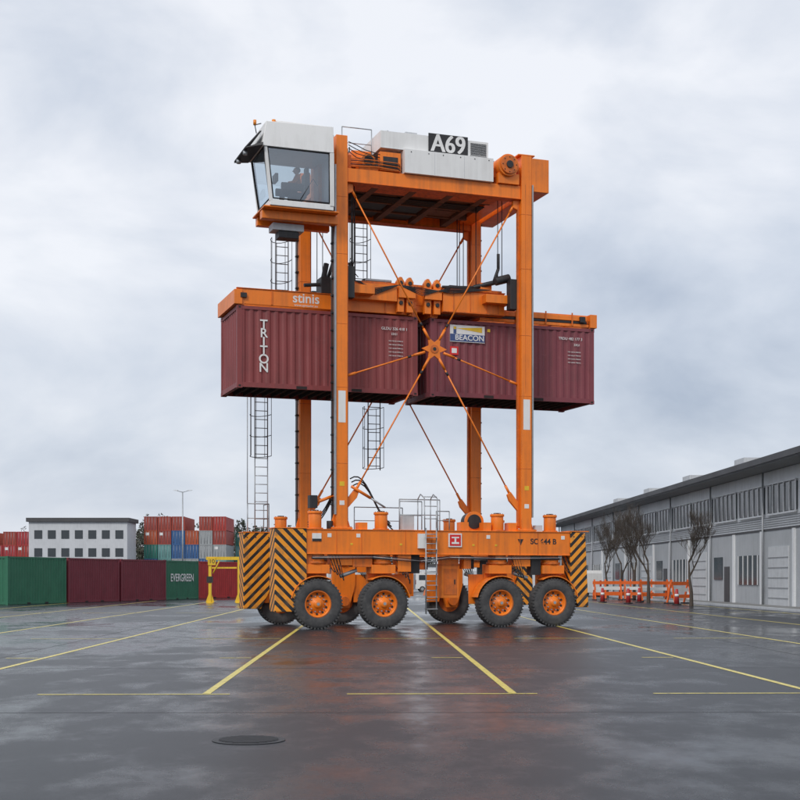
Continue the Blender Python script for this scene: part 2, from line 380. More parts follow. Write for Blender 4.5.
b.box(2.2,2.6,.0,.4,15.882,15.96,LGREY); b.cyl((1.7,.4,15.88),(1.7,.4,16.05),.07,STEEL,10)
b.obj('machinery_housing',SC,.02)
for q in range(4): text('A69',SC,(3.615+.014*q,-.130-.001*q,15.64),.80,WHITE,name='number_lettering',sx=.90)
b=B()
b.cyl((5.68,-.35,15.15),(5.68,1.3,15.15),.36,ORANGE,28); b.cyl((5.68,-.42,15.15),(5.68,-.35,15.15),.30,ORANGE2,24); b.cyl((5.68,-.46,15.15),(5.68,-.42,15.15),.12,BLACK,16)
for q in range(8):
    t=q*math.pi/4; b.cyl((5.68+.24*math.cos(t),-.44,15.15+.24*math.sin(t)),(5.68+.24*math.cos(t),-.42,15.15+.24*math.sin(t)),.02,BLACK,6)
b.box(5.35,6.1,-.25,.6,14.56,14.9,ORANGE); b.cyl((5.3,.0,14.95),(5.3,.5,14.95),.16,ORANGE2,16)
b.cyl((.95,.0,14.9),(.95,.9,14.9),.24,ORANGE,20); b.box(.6,1.25,-.1,.4,14.56,14.72,ORANGE); b.cyl((.95,-.06,14.9),(.95,0,14.9),.16,BLACK,16)
b.box(1.3,2.0,-.12,.1,14.6,15.2,ORANGE); b.box(1.4,1.9,-.14,-.122,14.7,15.05,BLACK)
b.box(.55,1.2,.5,1.1,14.8,15.35,ORANGE); b.box(.5,.9,1.2,1.7,14.6,15.5,BLACK)
for q in range(5):
    b.path([(.3,-.18,14.62+.06*q),(1.2,-.2,14.66+.05*q),(1.9,-.2,14.60+.06*q),(2.06,.0,14.6+.05*q)],.018,BLACK if q%2 else ORANGE2,6)
for q in range(4):
    b.path([(.25,-.1,15.4-.1*q),(.5,-.15,15.3-.13*q),(.8,-.1,15.2-.1*q),(1.3,-.1,15.1-.1*q)],.016,BLACK,6)
b.obj('hoist_machinery',SC,.01)
b=B()
def rail(b,pts,h=1.0,r=.018,m=STEEL,mid=True):
    for a,c in zip(pts[:-1],pts[1:]):
        a=Vector(a);c=Vector(c); L=(c-a).length; n=max(1,int(L/.9))
        for k in range(n+1):
            p=a.lerp(c,k/n); b.cyl(p,p+Vector((0,0,h)),r,m,6)
        b.cyl(a+Vector((0,0,h)),c+Vector((0,0,h)),r,m,6)
        if mid: b.cyl(a+Vector((0,0,h*.5)),c+Vector((0,0,h*.5)),r*.8,m,6)
rail(b,[(-1.9,1.4,15.5),(.2,1.4,15.5),(.2,2.6,15.5)],.55)
rail(b,[(5.9,1.4,15.2),(6.3,3.9,15.2)],.6)
rail(b,[(.25,.6,15.1),(1.25,.6,15.1)],1.0)
b.cyl((1.0,2.2,15.5),(1.0,2.2,16.0),.02,BLACK,6)
b.obj('top_railing',SC)
# cab
x0,x1,y0,y1=-2.72,-.47,-.9,.9
b=B()
b.hexa([(x0-.02,y0-.02,14.72),(x1,y0-.02,14.72),(x1,y1,14.72),(x0-.02,y1,14.72)],[(x0+.12,y0+.05,15.50),(x1,y0+.05,15.55),(x1,y1-.05,15.55),(x0+.12,y1-.05,15.50)],WHITE)
b.box(x0+.5,x1-.3,y0+.25,y1-.3,15.53,15.62,WHITE)
b.hexa([(x0-.52,y0+.1,14.62),(x0-.02,y0-.12,14.70),(x0-.02,y1,14.70),(x0-.52,y1-.1,14.62)],[(x0-.50,y0+.1,14.66),(x0-.0,y0-.12,14.80),(x0-.0,y1,14.80),(x0-.50,y1-.1,14.66)],BLACK)
b.hexa([(x0-.52,y0+.1,14.665),(x0-.46,y0+.1,14.665),(x0-.46,y1-.1,14.665),(x0-.52,y1-.1,14.665)],[(x0-.06,y0+.1,15.20),(x0,y0+.1,15.20),(x0,y1-.1,15.20),(x0-.06,y1-.1,15.20)],BLACK)
bx0,bx1,by0,by1=x0+.30,x1-.02,y0+.16,y1-.1
def post(p,q,r=.05,m=WHITE):
    p=Vector(p);q=Vector(q); b.hexa([p+Vector((-r,-r,0)),p+Vector((r,-r,0)),p+Vector((r,r,0)),p+Vector((-r,r,0))],[q+Vector((-r,-r,0)),q+Vector((r,-r,0)),q+Vector((r,r,0)),q+Vector((-r,r,0))],m)
post((bx0,by0,13.1),(x0+.10,y0+.06,14.72)); post((bx1,by0,13.1),(x1-.06,y0+.06,14.72),.07); post((bx0,by1,13.1),(x0+.10,y1-.06,14.72)); post((bx1,by1,13.1),(x1-.06,y1-.06,14.72),.07)
b.box(bx0-.04,bx1+.05,by0-.05,by1+.05,12.98,13.16,WHITE)
b.box(bx1-.02,bx1+.05,by0+.06,by1,13.16,14.72,WHITE)
b.box(bx0+.3,bx1-.1,by1-.02,by1+.02,13.16,13.6,WHITE)
b.box(bx0+.05,bx1-.1,by0+.05,by1-.1,13.162,13.19,BLACK)
b.box(-1.65,-1.15,-.25,.25,13.45,13.60,BLACK); b.box(-1.2,-1.05,-.25,.25,13.6,14.25,BLACK); b.cyl((-1.4,0,13.19),(-1.4,0,13.45),.1,BLACK,12)
b.box(-1.15,-1.05,-.14,.14,14.27,14.45,BLACK)
b.box(-2.0,-1.3,-.42,-.30,13.6,13.82,BLACK); b.box(-2.0,-1.3,.30,.42,13.6,13.82,BLACK); b.box(-2.15,-2.05,-.2,.2,13.9,14.15,BLACK)
b.obj('cab_body',SC,.02)
b=B()
b.quad([(bx0+.05,by0-.02,13.2),(bx1-.07,by0-.02,13.2),(x1-.13,y0+.035,14.72),(x0+.15,y0+.035,14.72)],GLASS)
b.quad([(bx0-.02,by0+.05,13.2),(bx0-.02,by1-.05,13.2),(x0+.06,y1-.11,14.72),(x0+.06,y0+.11,14.72)],GLASS)
b.quad([(bx0+.05,by1+.02,13.2),(bx1-.07,by1+.02,13.2),(x1-.13,y1-.035,14.72),(x0+.15,y1-.035,14.72)],GLASS)
b.obj('cab_windows',SC)
b=B()
def strip(p,q,r=.016,m=BLACK): b.cyl(p,q,r,m,6)
fr=[(bx0+.06,by0-.03,13.2),(bx1-.08,by0-.03,13.2),(x1-.14,y0+.025,14.70),(x0+.16,y0+.025,14.70)]
for k in range(4): strip(fr[k],fr[(k+1)%4],.022)
fr=[(bx0-.03,by0+.06,13.2),(bx0-.03,by1-.06,13.2),(x0+.05,y1-.12,14.70),(x0+.05,y0+.12,14.70)]
for k in range(4): strip(fr[k],fr[(k+1)%4],.022)
strip((-1.5,by0-.05,13.22),(-1.1,by0-.04,13.9),.012); strip((-1.1,by0-.04,13.9),(-.95,by0-.03,13.7),.012)
b.cyl((-2.3,-.6,15.50),(-2.3,-.6,15.64),.06,ORC,12)
b.cyl((x0-.45,-.5,14.5),(x0-.45,-.5,14.62),.07,STEEL,12); b.cyl((x0-.45,.4,14.5),(x0-.45,.4,14.62),.07,STEEL,12)
b.path([(x0-.1,-.5,15.2),(x0-.15,-.5,15.45),(x0+.05,-.5,15.52)],.015,BLACK); b.cyl((x0-.15,-.5,15.45),(x0-.15,-.5,15.60),.05,ORC,10)
b.obj('cab_fittings',SC)
b=B()
b.box(-2.62,-.19,-.42,-.12,12.66,12.92,ORANGE); b.box(-2.55,-.19,.5,.75,12.66,12.92,ORANGE)
b.hexa([(-2.64,-.75,12.925),(-.25,-.75,12.925),(-.25,.8,12.925),(-2.64,.8,12.925)],[(-2.64,-.75,12.975),(-.25,-.75,12.975),(-.25,.8,12.975),(-2.64,.8,12.975)],ORANGE)
b.box(-2.2,-1.2,-.1,.45,12.42,12.64,LGREY); b.box(-2.0,-1.35,-.05,.4,12.2,12.41,BLACK)
b.box(-.62,-.2,.3,1.2,12.98,15.3,ORANGE2)
b.obj('cab_bracket',SC,.015)
def ladder(b,x,y,z0,z1,w=.45,cage=True,m=BLACK,face=1,cw=.36,r=.014):
    for s in (-1,1): b.cyl((x+s*w/2,y,z0),(x+s*w/2,y,z1),r*1.4,m,6)
    z=z0+.15
    while z<z1: b.cyl((x-w/2,y,z),(x+w/2,y,z),r,m,6); z+=.30
    if cage:
        z=z0+.1; hoops=[]
        while z<=z1+.01:
            pts=[]
            for k in range(9):
                t=math.pi*k/8; pts.append((x-cw*math.cos(t),y+face*(.75*math.sin(t)),z))
            b.path(pts,r,m,5); hoops.append(pts); z+=.72
        for k in (0,2,4,6,8):
            if hoops: b.cyl(hoops[0][k],hoops[-1][k],r*.8,m,5)
LAD=paint('ladder_grey',(.12,.12,.13),.5,.3,4,metal=.4)
b=B(); ladder(b,-1.36,4.9,5.75,8.2,m=LAD); ladder(b,-1.36,4.9,3.2,5.75,cage=False,m=STEEL)
ladder(b,-.62,4.9,11.2,13.9,m=LAD)
rail(b,[(-1.95,4.45,3.15),(-1.2,4.45,3.15),(-1.2,5.2,3.15)],1.0)
b.cyl((-1.85,4.9,3.2),(-1.85,4.9,8.0),.016,STEEL,6)
b.obj('access_ladder',SC)
b=B(); ladder(b,2.77,4.9,5.45,8.3,m=LAD); ladder(b,2.28,4.9,10.0,14.6,m=LAD)
rail(b,[(1.9,4.5,3.15),(3.7,4.5,3.15)],.95)
b.obj('access_ladder',SC)
b=B(); ladder(b,2.90,-.50,.45,3.2,w=.36,cage=False,m=STEEL,r=.016)
for s in (-1,1):
    b.path([(2.90+s*.22,-.5,3.1),(2.90+s*.22,-.46,4.15),(2.90+s*.22,-.1,4.3),(2.90+s*.22,.15,4.15),(2.90+s*.22,.15,3.15)],.018,STEEL,6)
for z in (3.5,3.9,4.2): b.cyl((2.68,-.42,z),(3.12,-.42,z),.014,STEEL,6)
rail(b,[(1.9,-.3,3.15),(2.65,-.3,3.15)],.9); rail(b,[(2.1,.3,3.15),(3.5,.3,3.15)],1.0); rail(b,[(3.15,-.3,3.15),(3.6,-.3,3.15)],.6)
for k in range(7): b.box(2.72,3.08,-.62,-.36,.6+.38*k,.62+.38*k,STEEL)
b.obj('boarding_ladder',SC)
b=B()
b.box(2.50,2.76,-.40,-.31,2.55,3.02,WHITE); b.box(3.56,4.02,-.345,-.302,2.60,3.04,WHITE); b.box(3.60,3.98,-.352,-.346,2.64,3.0,RED)
b.prism_y([(3.66,2.7),(3.92,2.7),(3.92,2.76),(3.82,2.76),(3.82,2.88),(3.76,2.88),(3.76,2.76),(3.66,2.76)],-.357,-.353,WHITE)
b.box(3.66,3.92,-.357,-.353,2.885,2.93,WHITE)
b.box(-1.0,-.7,-.32,-.301,2.75,3.0,WHITE); b.box(-1.0,-.7,-.323,-.321,2.75,2.83,BLACK)
for x in (-.5,.45,4.9,7.6): b.box(x,x+.13,-.31,-.301,2.88,3.0,WHITE)
for x in (.25,1.9,4.4,5.2): b.box(x,x+.08,-.309,-.301,2.64,2.7,YEL)
b.cyl((4.72,.35,3.46),(4.72,.75,3.46),.30,BLACK,28); b.cyl((4.72,.30,3.46),(4.72,.35,3.46),.34,ORANGE,28); b.cyl((4.72,.27,3.46),(4.72,.30,3.46),.24,BLACK,24)
for x in (4.2,5.0,5.9): b.box(x-.14,x+.14,-.15,.2,3.14,3.42,ORANGE)
b.box(2.1,2.5,.0,.28,3.14,3.6,LGREY); b.box(.55,.85,-.2,.15,3.14,3.36,ORANGE)
b.cyl((-.35,-.05,3.14),(-.35,-.05,3.4),.1,BLACK,12); b.box(6.75,7.0,-.12,.1,3.14,3.35,LGREY)
b.obj('beam_fittings',SC,.006)
text('SC 644 B',SC,(6.95,-.305,2.80),.25,BLACK,name='type_lettering',off=.006)
b=B(); b.prism_y([(6.02,2.88),(6.12,2.68),(6.22,2.88)],-.310,-.302,BLACK); b.obj('type_badge',SC)
b=B()
for q in range(3):
    pts=[]
    for k in range(11):
        u=k/10; pts.append((.35+1.35*u+.08*q,.05+.1*q,4.75-.1*q-1.35*u**1.6+.18*math.sin(u*6)))
    b.path(pts,.022,BLACK,6)
for q in range(3):
    pts=[(-1.0+.8*k/8,.2,3.2+.08*q+ .9*(k/8)**2) for k in range(9)]; b.path(pts,.02,BLACK,6)
b.cyl((.35,-.1,4.5),(1.0,-.05,4.15),.05,ORANGE,10); b.cyl((1.0,-.05,4.15),(1.5,-.05,3.85),.03,STEEL,8)
b.cyl((-.95,.1,3.9),(-.2,.05,4.2),.05,ORANGE,8); b.box(-1.0,-.75,-.05,.2,3.8,4.2,BLACK)
b.obj('hydraulic_hoses',SC)
# ------------------------------------------------ spreader
b=B()
for y in (1.15,3.05):
    b.box(-3.05,9.42,y-.12,y+.12,10.40,10.68,ORANGE)
b.box(-3.12,2.6,.93,.99,10.26,10.74,ORANGE)
b.box(-3.12,2.6,.90,1.02,10.742,10.77,ORANGE2)
for x in (-3.2,9.3):
    b.box(x,x+.26,.88,3.42,10.24,10.70,ORANGE)
for x,y in [(-3.06,.95),(2.75,.95),(3.45,.95),(9.3,.95),(-3.06,3.2),(9.3,3.2)]:
    b.box(x,x+.2,y-.02,y+.18,10.215,10.5,ORANGE2)
for x in (2.66,3.42): b.box(x,x+.26,.95,3.35,10.24,10.7,ORANGE)
for x in (5.2,6.9,8.2): b.box(x,x+.12,1.0,3.3,10.42,10.6,ORANGE)
b.box(5.2,9.28,.96,1.02,10.26,10.36,ORANGE); b.box(5.4,9.2,.93,.99,10.46,10.62,ORANGE)
b.box(5.4,9.2,.95,1.0,10.37,10.45,BLACK)
b.box(.55,5.95,1.0,3.3,10.62,11.25,ORANGE)
b.box(3.75,5.95,.62,.96,10.42,11.1,ORANGE); b.box(.5,2.15,.66,.98,10.62,11.15,ORANGE)
b.box(3.73,5.97,.58,.98,11.105,11.14,ORANGE2); b.box(3.73,5.97,.58,.98,10.38,10.415,ORANGE2)
for x in (4.1,4.7,5.3,5.7): b.box(x,x+.03,.60,.62,10.42,11.1,ORANGE2)
b.box(.50,6.0,.94,.998,11.2,11.28,ORANGE2)
for x in (2.30,2.62,3.25,3.58):
    b.prism_y([(x-.11,10.30),(x+.11,10.30),(x+.13,11.30),(x+.04,11.45),(x-.04,11.45),(x-.13,11.30)],.72,.93,ORANGE)
    b.cyl((x,.68,11.25),(x,.72,11.25),.07,BLACK,12); b.cyl((x,.68,10.6),(x,.72,10.6),.07,BLACK,12)
b.box(2.2,2.78,.6,.718,10.75,11.1,ORANGE); b.box(3.1,3.7,.6,.718,10.75,11.1,ORANGE)
for x,s in ((.35,1),(D-.35,-1)):
    b.box(min(x,x+s*.9),max(x,x+s*.9),.25,3.95,10.72,11.0,ORANGE)
    b.box(x-.14,x+.14,.0,.32,10.5,11.5,BLACK); b.box(x-.14,x+.14,3.98,4.3,10.5,11.5,BLACK)
b.obj('spreader_frame',SC,.01)
b=B()
for q,(x,dx) in enumerate(((-.2,.35),(.05,.2),(.9,-.2))):
    b.cyl((x,1.3,10.8),(x+dx,1.2,11.9),.06,BLACK,10)
b.cyl((-.9,1.0,11.0),(1.2,1.1,11.25),.06,BLACK,12); b.cyl((1.2,1.1,11.35),(2.1,1.1,11.35),.05,STEEL,12)
b.box(-.35,.1,.9,1.5,10.78,11.3,BLACK); b.box(.2,.65,.8,1.4,11.28,11.6,BLACK)
b.cyl((-.3,1.0,11.0),(-.15,1.0,11.75),.09,BLACK,10); b.cyl((.2,1.0,11.0),(.3,1.0,12.1),.05,BLACK,8)
b.cyl((4.9,.8,11.3),(5.7,.5,11.5),.08,BLACK,12); b.cyl((5.5,.35,11.45),(6.0,.35,11.6),.14,BLACK,14)
b.box(5.1,5.5,.65,.9,11.15,11.45,ORANGE); b.cyl((3.8,.85,11.25),(4.9,.8,11.3),.05,BLACK,12)
b.path([(5.5,.45,11.5),(5.65,.45,11.9),(5.65,.45,12.4)],.055,BLACK)
for x in (1.2,1.8,4.2): b.box(x,x+.3,1.2,1.6,11.27,11.42,BLACK)
for q in range(6):
    b.path([(.6+.05*q,.62,11.2),(1.4,.63,11.0-.04*q),(2.2,.6,11.15),(3.0,.58,10.85+.05*q),(4.0,.56,11.2-.04*q),(5.4,.55,11.2)],.014,BLACK,6)
b.box(-3.0,-2.8,.85,.93,10.45,10.6,BLACK); b.box(8.9,9.1,.85,.93,10.4,10.6,BLACK)
for x in (-2.0,1.8,6.5,7.6,8.6): b.box(x,x+.05,.905,.928,10.28,10.72,ORANGE2)
b.obj('spreader_hydraulics',SC,.006)
text('stinis',SC,(-.85,.925,10.55),.44,WHITE,name='maker_lettering',off=.006)
text('www.spreader.eu',SC,(-.85,.925,10.33),.11,WHITE,name='maker_lettering')
b=B()
for x in (-.05,.15,D-.6,D-.75):
    for y in (.45,3.85):
        b.cyl((x if x>3 else x+.4,y,11.4),(x if x>3 else x+.4,y,14.3),.014,BLACK,6)
for x in (.9,5.2):
    for y in (1.3,3.0): b.cyl((x,y,11.2),(x,y,14.3),.016,BLACK,6)
b.cyl((.62,2.0,11.2),(.62,2.0,14.2),.05,BLACK,8)
for q in range(3):
    pts=[(.5+.05*q,.4,14.2-.3*k+.02*q) if k<9 else (.5+.1*(k-8),.6,11.6-.1*(k-8)) for k in range(12)]
    b.path(pts,.015,BLACK,6)
b.obj('hoist_ropes',SC)
# ------------------------------------------------ operator in the cab
def skin(name,vs,es,rad,m,parent,root=0,sub=2):
    me=bpy.data.meshes.new(name); me.from_pydata(vs,es,[]); o=bpy.data.objects.new(name,me); C.objects.link(o); o.parent=parent
    me.materials.append(m)
    sk=o.modifiers.new('skin','SKIN'); sk.use_smooth_shade=True
    for i,r in enumerate(rad):
        v=me.skin_vertices[0].data[i]; v.radius=(r,r); v.use_root=(i==root)
    s=o.modifiers.new('sub','SUBSURF'); s.levels=sub; s.render_levels=sub
    return o
OP=empty('cab_operator',LP(-1.40,0,13.62),TH)
HV=paint('workwear_fabric',(.65,.16,.03),.8,.3); NAVY=paint('trouser_fabric',(.03,.035,.06),.9,.3); SKINM=paint('skin',(.55,.30,.21),.55,.1,streak=False); HAIR=paint('hair',(.06,.04,.025),.8,.2)
skin('jacket',[(0,0,.12),(0,0,.30),(-.02,0,.48),(0,0,.56),(-.0,.19,.50),(-.14,.24,.28),(-.36,.20,.25),(0,-.19,.50),(-.14,-.24,.28),(-.36,-.20,.25)],
     [(0,1),(1,2),(2,3),(2,4),(4,5),(5,6),(2,7),(7,8),(8,9)],[.15,.15,.15,.07,.075,.055,.04,.075,.055,.04],HV,OP)
skin('trousers',[(0,0,.10),(-.12,.10,.09),(-.46,.12,.10),(-.50,.13,-.32),(-.60,.13,-.36),(-.12,-.10,.09),(-.46,-.12,.10),(-.50,-.13,-.32),(-.60,-.13,-.36)],
     [(0,1),(1,2),(2,3),(3,4),(0,5),(5,6),(6,7),(7,8)],[.14,.095,.07,.05,.04,.095,.07,.05,.04],NAVY,OP)
hv=[];he=[];hr=[]
for s in (-1,1):
    i=len(hv); hv+= [(-.38,s*.20,.245),(-.45,s*.20,.24)]; he.append((i,i+1)); hr+= [.028,.03]
    for k in range(4):
        j=len(hv); yy=s*.20+(k-1.5)*.02; hv+= [(-.50,yy,.235),(-.53,yy,.205)]; he+= [(i+1,j),(j,j+1)]; hr+= [.009,.008]
    j=len(hv); hv+= [(-.45,s*.20-s*.05,.23)]; he.append((i+1,j)); hr.append(.010)
skin('hands',hv,he,hr,SKINM,OP,sub=1)
b=B()
bmesh.ops.create_uvsphere(b.bm,u_segments=20,v_segments=14,radius=1)
for v in b.bm.verts:
    x,y,z=v.co; w=1-.25*max(0,-z)
    v.co=Vector((-.02+x*.098*w-(.012 if x<-.9 and abs(z)<.35 else 0),y*.077*w,.70+z*.122))
b.mats.append(SKINM)
for f in b.bm.faces: f.smooth=True
b.cyl((0,0,.54),(-.01,0,.64),.055,SKINM,12)
b.cyl((-.115,0,.70),(-.145,0,.68),.014,SKINM,8,r1=.018)
for s in (-1,1):
    b.cyl((-.108,s*.032,.715),(-.113,s*.032,.715),.013,WHITE,8); b.cyl((-.112,s*.032,.715),(-.116,s*.032,.715),.007,BLACK,8)
    b.cyl((0,s*.07,.70),(.01,s*.088,.70),.03,SKINM,8)
b.cyl((-.108,-.025,.645),(-.108,.025,.645),.007,RED,6)
b.obj('head',OP)
b=B(); bmesh.ops.create_uvsphere(b.bm,u_segments=16,v_segments=10,radius=1)
for v in b.bm.verts:
    x,y,z=v.co; v.co=Vector((.008+x*.103,y*.085,.735+max(z,-.6)*.10)) if x>-.5 or z>.45 else Vector((.008+x*.09,y*.07,.75+max(z,.2)*.09))
b.mats.append(HAIR); b.obj('hair',OP)
# ------------------------------------------------------------------ ground
def groundmat():
    m=bpy.data.materials.new('wet_asphalt'); n,l=nt(m); p=n['Principled BSDF']
    tc=n.new('ShaderNodeTexCoord')
    def noise(sc,det,rough=.6,dist=0,vec=None):
        q=n.new('ShaderNodeTexNoise'); q.inputs['Scale'].default_value=sc; q.inputs['Detail'].default_value=det; q.inputs['Roughness'].default_value=rough; q.inputs['Distortion'].default_value=dist
        l.new(vec or tc.outputs['Object'],q.inputs['Vector']); return q
    mpx=n.new('ShaderNodeMapping'); mpx.inputs['Scale'].default_value=(1,.55,1); l.new(tc.outputs['Object'],mpx.inputs['Vector'])
    big=noise(.14,5,.55,.4,mpx.outputs[0]); mid=noise(1.1,6,.65,0,mpx.outputs[0]); fine=noise(70,4,.8)
    cr=n.new('ShaderNodeValToRGB'); cr.color_ramp.elements[0].position=.35; cr.color_ramp.elements[1].position=.68
    cr.color_ramp.elements[0].color=(.022,.0245,.030,1); cr.color_ramp.elements[1].color=(.044,.047,.054,1)
    ad=n.new('ShaderNodeMath'); ad.operation='MULTIPLY_ADD'; ad.inputs[1].default_value=.62; l.new(big.outputs['Fac'],ad.inputs[0])
    ml=n.new('ShaderNodeMath'); ml.operation='MULTIPLY'; ml.inputs[1].default_value=.38; l.new(mid.outputs['Fac'],ml.inputs[0]); l.new(ml.outputs[0],ad.inputs[2])
    l.new(ad.outputs[0],cr.inputs[0])
    mx=n.new('ShaderNodeMix'); mx.data_type='RGBA'; mx.blend_type='OVERLAY'; mx.inputs['Factor'].default_value=.7
    l.new(cr.outputs[0],mx.inputs['A']); l.new(fine.outputs['Fac'],mx.inputs['B'])
    l.new(mx.outputs['Result'],p.inputs['Base Color'])
    wet=n.new('ShaderNodeMapRange'); wet.interpolation_type='SMOOTHSTEP'; wet.inputs['From Min'].default_value=.46; wet.inputs['From Max'].default_value=.60; l.new(ad.outputs[0],wet.inputs['Value'])
    rg=n.new('ShaderNodeMapRange'); rg.inputs['To Min'].default_value=.34; rg.inputs['To Max'].default_value=.09; l.new(wet.outputs[0],rg.inputs['Value']); l.new(rg.outputs[0],p.inputs['Roughness'])
    sp=n.new('ShaderNodeMapRange'); sp.inputs['To Min'].default_value=.12; sp.inputs['To Max'].default_value=.19; l.new(wet.outputs[0],sp.inputs['Value']); l.new(sp.outputs[0],p.inputs['Specular IOR Level'])
    bp=n.new('ShaderNodeBump'); bp.inputs['Distance'].default_value=.010
    st=n.new('ShaderNodeMapRange'); st.inputs['To Min'].default_value=.50; st.inputs['To Max'].default_value=.12; l.new(wet.outputs[0],st.inputs['Value']); l.new(st.outputs[0],bp.inputs['Strength'])
    l.new(fine.outputs['Fac'],bp.inputs['Height']); l.new(bp.outputs[0],p.inputs['Normal'])
    return m
GM=groundmat()
b=B(); b.quad([(-1500,-200,0),(1500,-200,0),(1500,2800,0),(-1500,2800,0)],GM); b.obj('ground')
def linemat():
    m=bpy.data.materials.new('worn_yellow_line'); n,l=nt(m); p=n['Principled BSDF']
    tc=n.new('ShaderNodeTexCoord'); q=n.new('ShaderNodeTexNoise'); q.inputs['Scale'].default_value=9; q.inputs['Detail'].default_value=9; q.inputs['Roughness'].default_value=.75; l.new(tc.outputs['Object'],q.inputs['Vector'])
    r=n.new('ShaderNodeMapRange'); r.inputs['From Min'].default_value=.50; r.inputs['From Max'].default_value=.64; r.inputs['To Max'].default_value=.85; l.new(q.outputs['Fac'],r.inputs['Value'])
    mx=n.new('ShaderNodeMix'); mx.data_type='RGBA'; mx.inputs['A'].default_value=(.70,.58,.12,1); mx.inputs['B'].default_value=(.06,.058,.05,1)
    l.new(r.outputs[0],mx.inputs['Factor']); l.new(mx.outputs['Result'],p.inputs['Base Color']); p.inputs['Roughness'].default_value=.4
    return m
LM=linemat()
GA=math.radians(1.27)
def G(x,y,z=.004): return (x*math.cos(GA)-y*math.sin(GA),x*math.sin(GA)+y*math.cos(GA),z)
gm=B()
def strip2(x0,x1,y0,y1,m=LM,z=.004): gm.quad([G(x0,y0,z),G(x1,y0,z),G(x1,y1,z),G(x0,y1,z)],m)
wl=.055
X1=-2.26; SPC=4.24
for k in range(-5,7):
    x=X1+SPC*k; strip2(x-wl,x+wl,18.7,95)
for k in range(-4,6):
    x=X1+SPC*k
    strip2(x-2.3,x+.33,18.56,18.66)
    strip2(x-.75,x-.12,27.0,27.12)
    strip2(x-2.4,x-.1,35.6,35.72)
    strip2(x-2.4,x+.4,62,62.15)
gm.obj('yard_markings')
TAR=paint('tar_seal',(.016,.016,.018),.4,.3,3,spec=.2)
gm=B()
rnd=random.Random(4)
def tar(x0,y0,x1,y1,w=.014):
    n=max(4,int(math.hypot(x1-x0,y1-y0)/.6)); pts=[]
    for k in range(n+1):
        u=k/n; pts.append((x0+(x1-x0)*u+rnd.uniform(-.012,.012),y0+(y1-y0)*u+rnd.uniform(-.012,.012)))
    dx,dy=(y1-y0),-(x1-x0); L=math.hypot(dx,dy); dx/=L; dy/=L
    for a,c in zip(pts[:-1],pts[1:]):
        gm.quad([(a[0]-dx*w,a[1]-dy*w,.002),(c[0]-dx*w,c[1]-dy*w,.002),(c[0]+dx*w,c[1]+dy*w,.002),(a[0]+dx*w,a[1]+dy*w,.002)],TAR)
tar(-30,23.5,30,24.4); tar(-7.6,12,-8.8,60); tar(8.4,14,8.0,60); tar(-30,33,30,33.6); tar(-20,15.9,20,16.2)
gm.obj('asphalt_joints')
mh=B()
MH=paint('cast_iron',(.045,.047,.052),.5,.4,12,metal=.0,spec=.25)
mh.cyl((-1.49,13.3,.001),(-1.49,13.3,.008),.36,MH,40); mh.cyl((-1.49,13.3,.008),(-1.49,13.3,.011),.30,MH,40)
for k in range(-5,6):
    h=math.sqrt(max(.0,.29**2-(k*.052)**2)); mh.box(-1.49-h,-1.49+h,13.3+k*.052-.012,13.3+k*.052+.012,.011,.018,MH)
mh.obj('manhole_cover')
# ------------------------------------------------------------------ background containers (left row)
GREEN=paint('container_green',(.03,.16,.09),.5,.4); CRED=paint('container_red',(.45,.035,.035),.5,.5); CDK=paint('container_darkred',(.19,.025,.04),.5,.4)
def rowc(mm,x,y,deg,txt=False):
    c=container('shipping_container',6.06,2.896,mm,(x,y,0),math.radians(deg))
    if txt: text('EVERGREEN',c,(3.0,-.006,1.6),.80,WHITE,off=.01)
rowc(GREEN,-23.3,80.2,70); rowc(CDK,-21.15,86.1,70); rowc(CDK,-19.0,92.0,70)
rowc(GREEN,-17.0,97.9,75.5,True); rowc(CRED,-15.5,104.0,62)
cols=[(.42,.045,.035),(.36,.06,.04),(.28,.035,.055),(.45,.09,.035),(.42,.04,.045),(.33,.06,.045)]
cm=[paint('stack_paint_%d'%i,c,.6,.5,.8) for i,c in enumerate(cols)]
c2=[paint('stack_paint_g%d'%i,c,.6,.4,.8) for i,c in enumerate([(.04,.22,.17),(.14,.32,.31),(.36,.38,.39),(.04,.12,.30)])]
def stack(name,X0,n,Y,T,L=12.2,seed=1,topsel=cm,lowsel=c2,nhi=2):
    random.seed(seed); b=B()
    for i in range(n):
        x=X0+i*2.55
        TT=T-(1 if random.random()<.15 else 0)
        for t in range(TT):
            m=random.choice(topsel if (t>=T-nhi and random.random()<.92) else lowsel); z=t*2.6
            b.box(x+.03,x+2.41,Y+.05,Y+L,z+.05,z+2.55,m)
            for xx in (x,x+2.30): b.box(xx,xx+.14,Y,Y+.14,z,z+2.59,m)
            for zz in (z,z+2.47): b.box(x+.14,x+2.30,Y,Y+.12,zz,zz+.12,m)
            for q in range(4): b.cyl((x+.4+q*.55,Y+.0,z+.12),(x+.4+q*.55,Y+.0,z+2.47),.03,STEEL,5)
            b.box(x+1.21,x+1.23,Y+.03,Y+.06,z+.12,z+2.47,BLACK)
            if random.random()<.4: b.box(x+.3,x+.9,Y+.02,Y+.045,z+1.7,z+2.2,WHITE)
    b.obj(name)
stack('container_stack',-47.4,6,250,5,seed=3,nhi=2)
stack('container_stack',-31.9,3,262,4,seed=5,topsel=c2+cm[:2])
stack('container_stack',-88,11,256,4,seed=9)
HB=paint('render_white',(.60,.62,.65),.7,.3,.4); ROOF=paint('roof_dark',(.08,.08,.085),.7,.3,.5); WIN=paint('window_dark',(.04,.05,.06),.12,.1,.5)
b=B(); b.box(-66,-48.5,240,248,0,11.6,HB); b.box(-66.4,-48.1,239.6,248.4,11.6,12.3,ROOF)
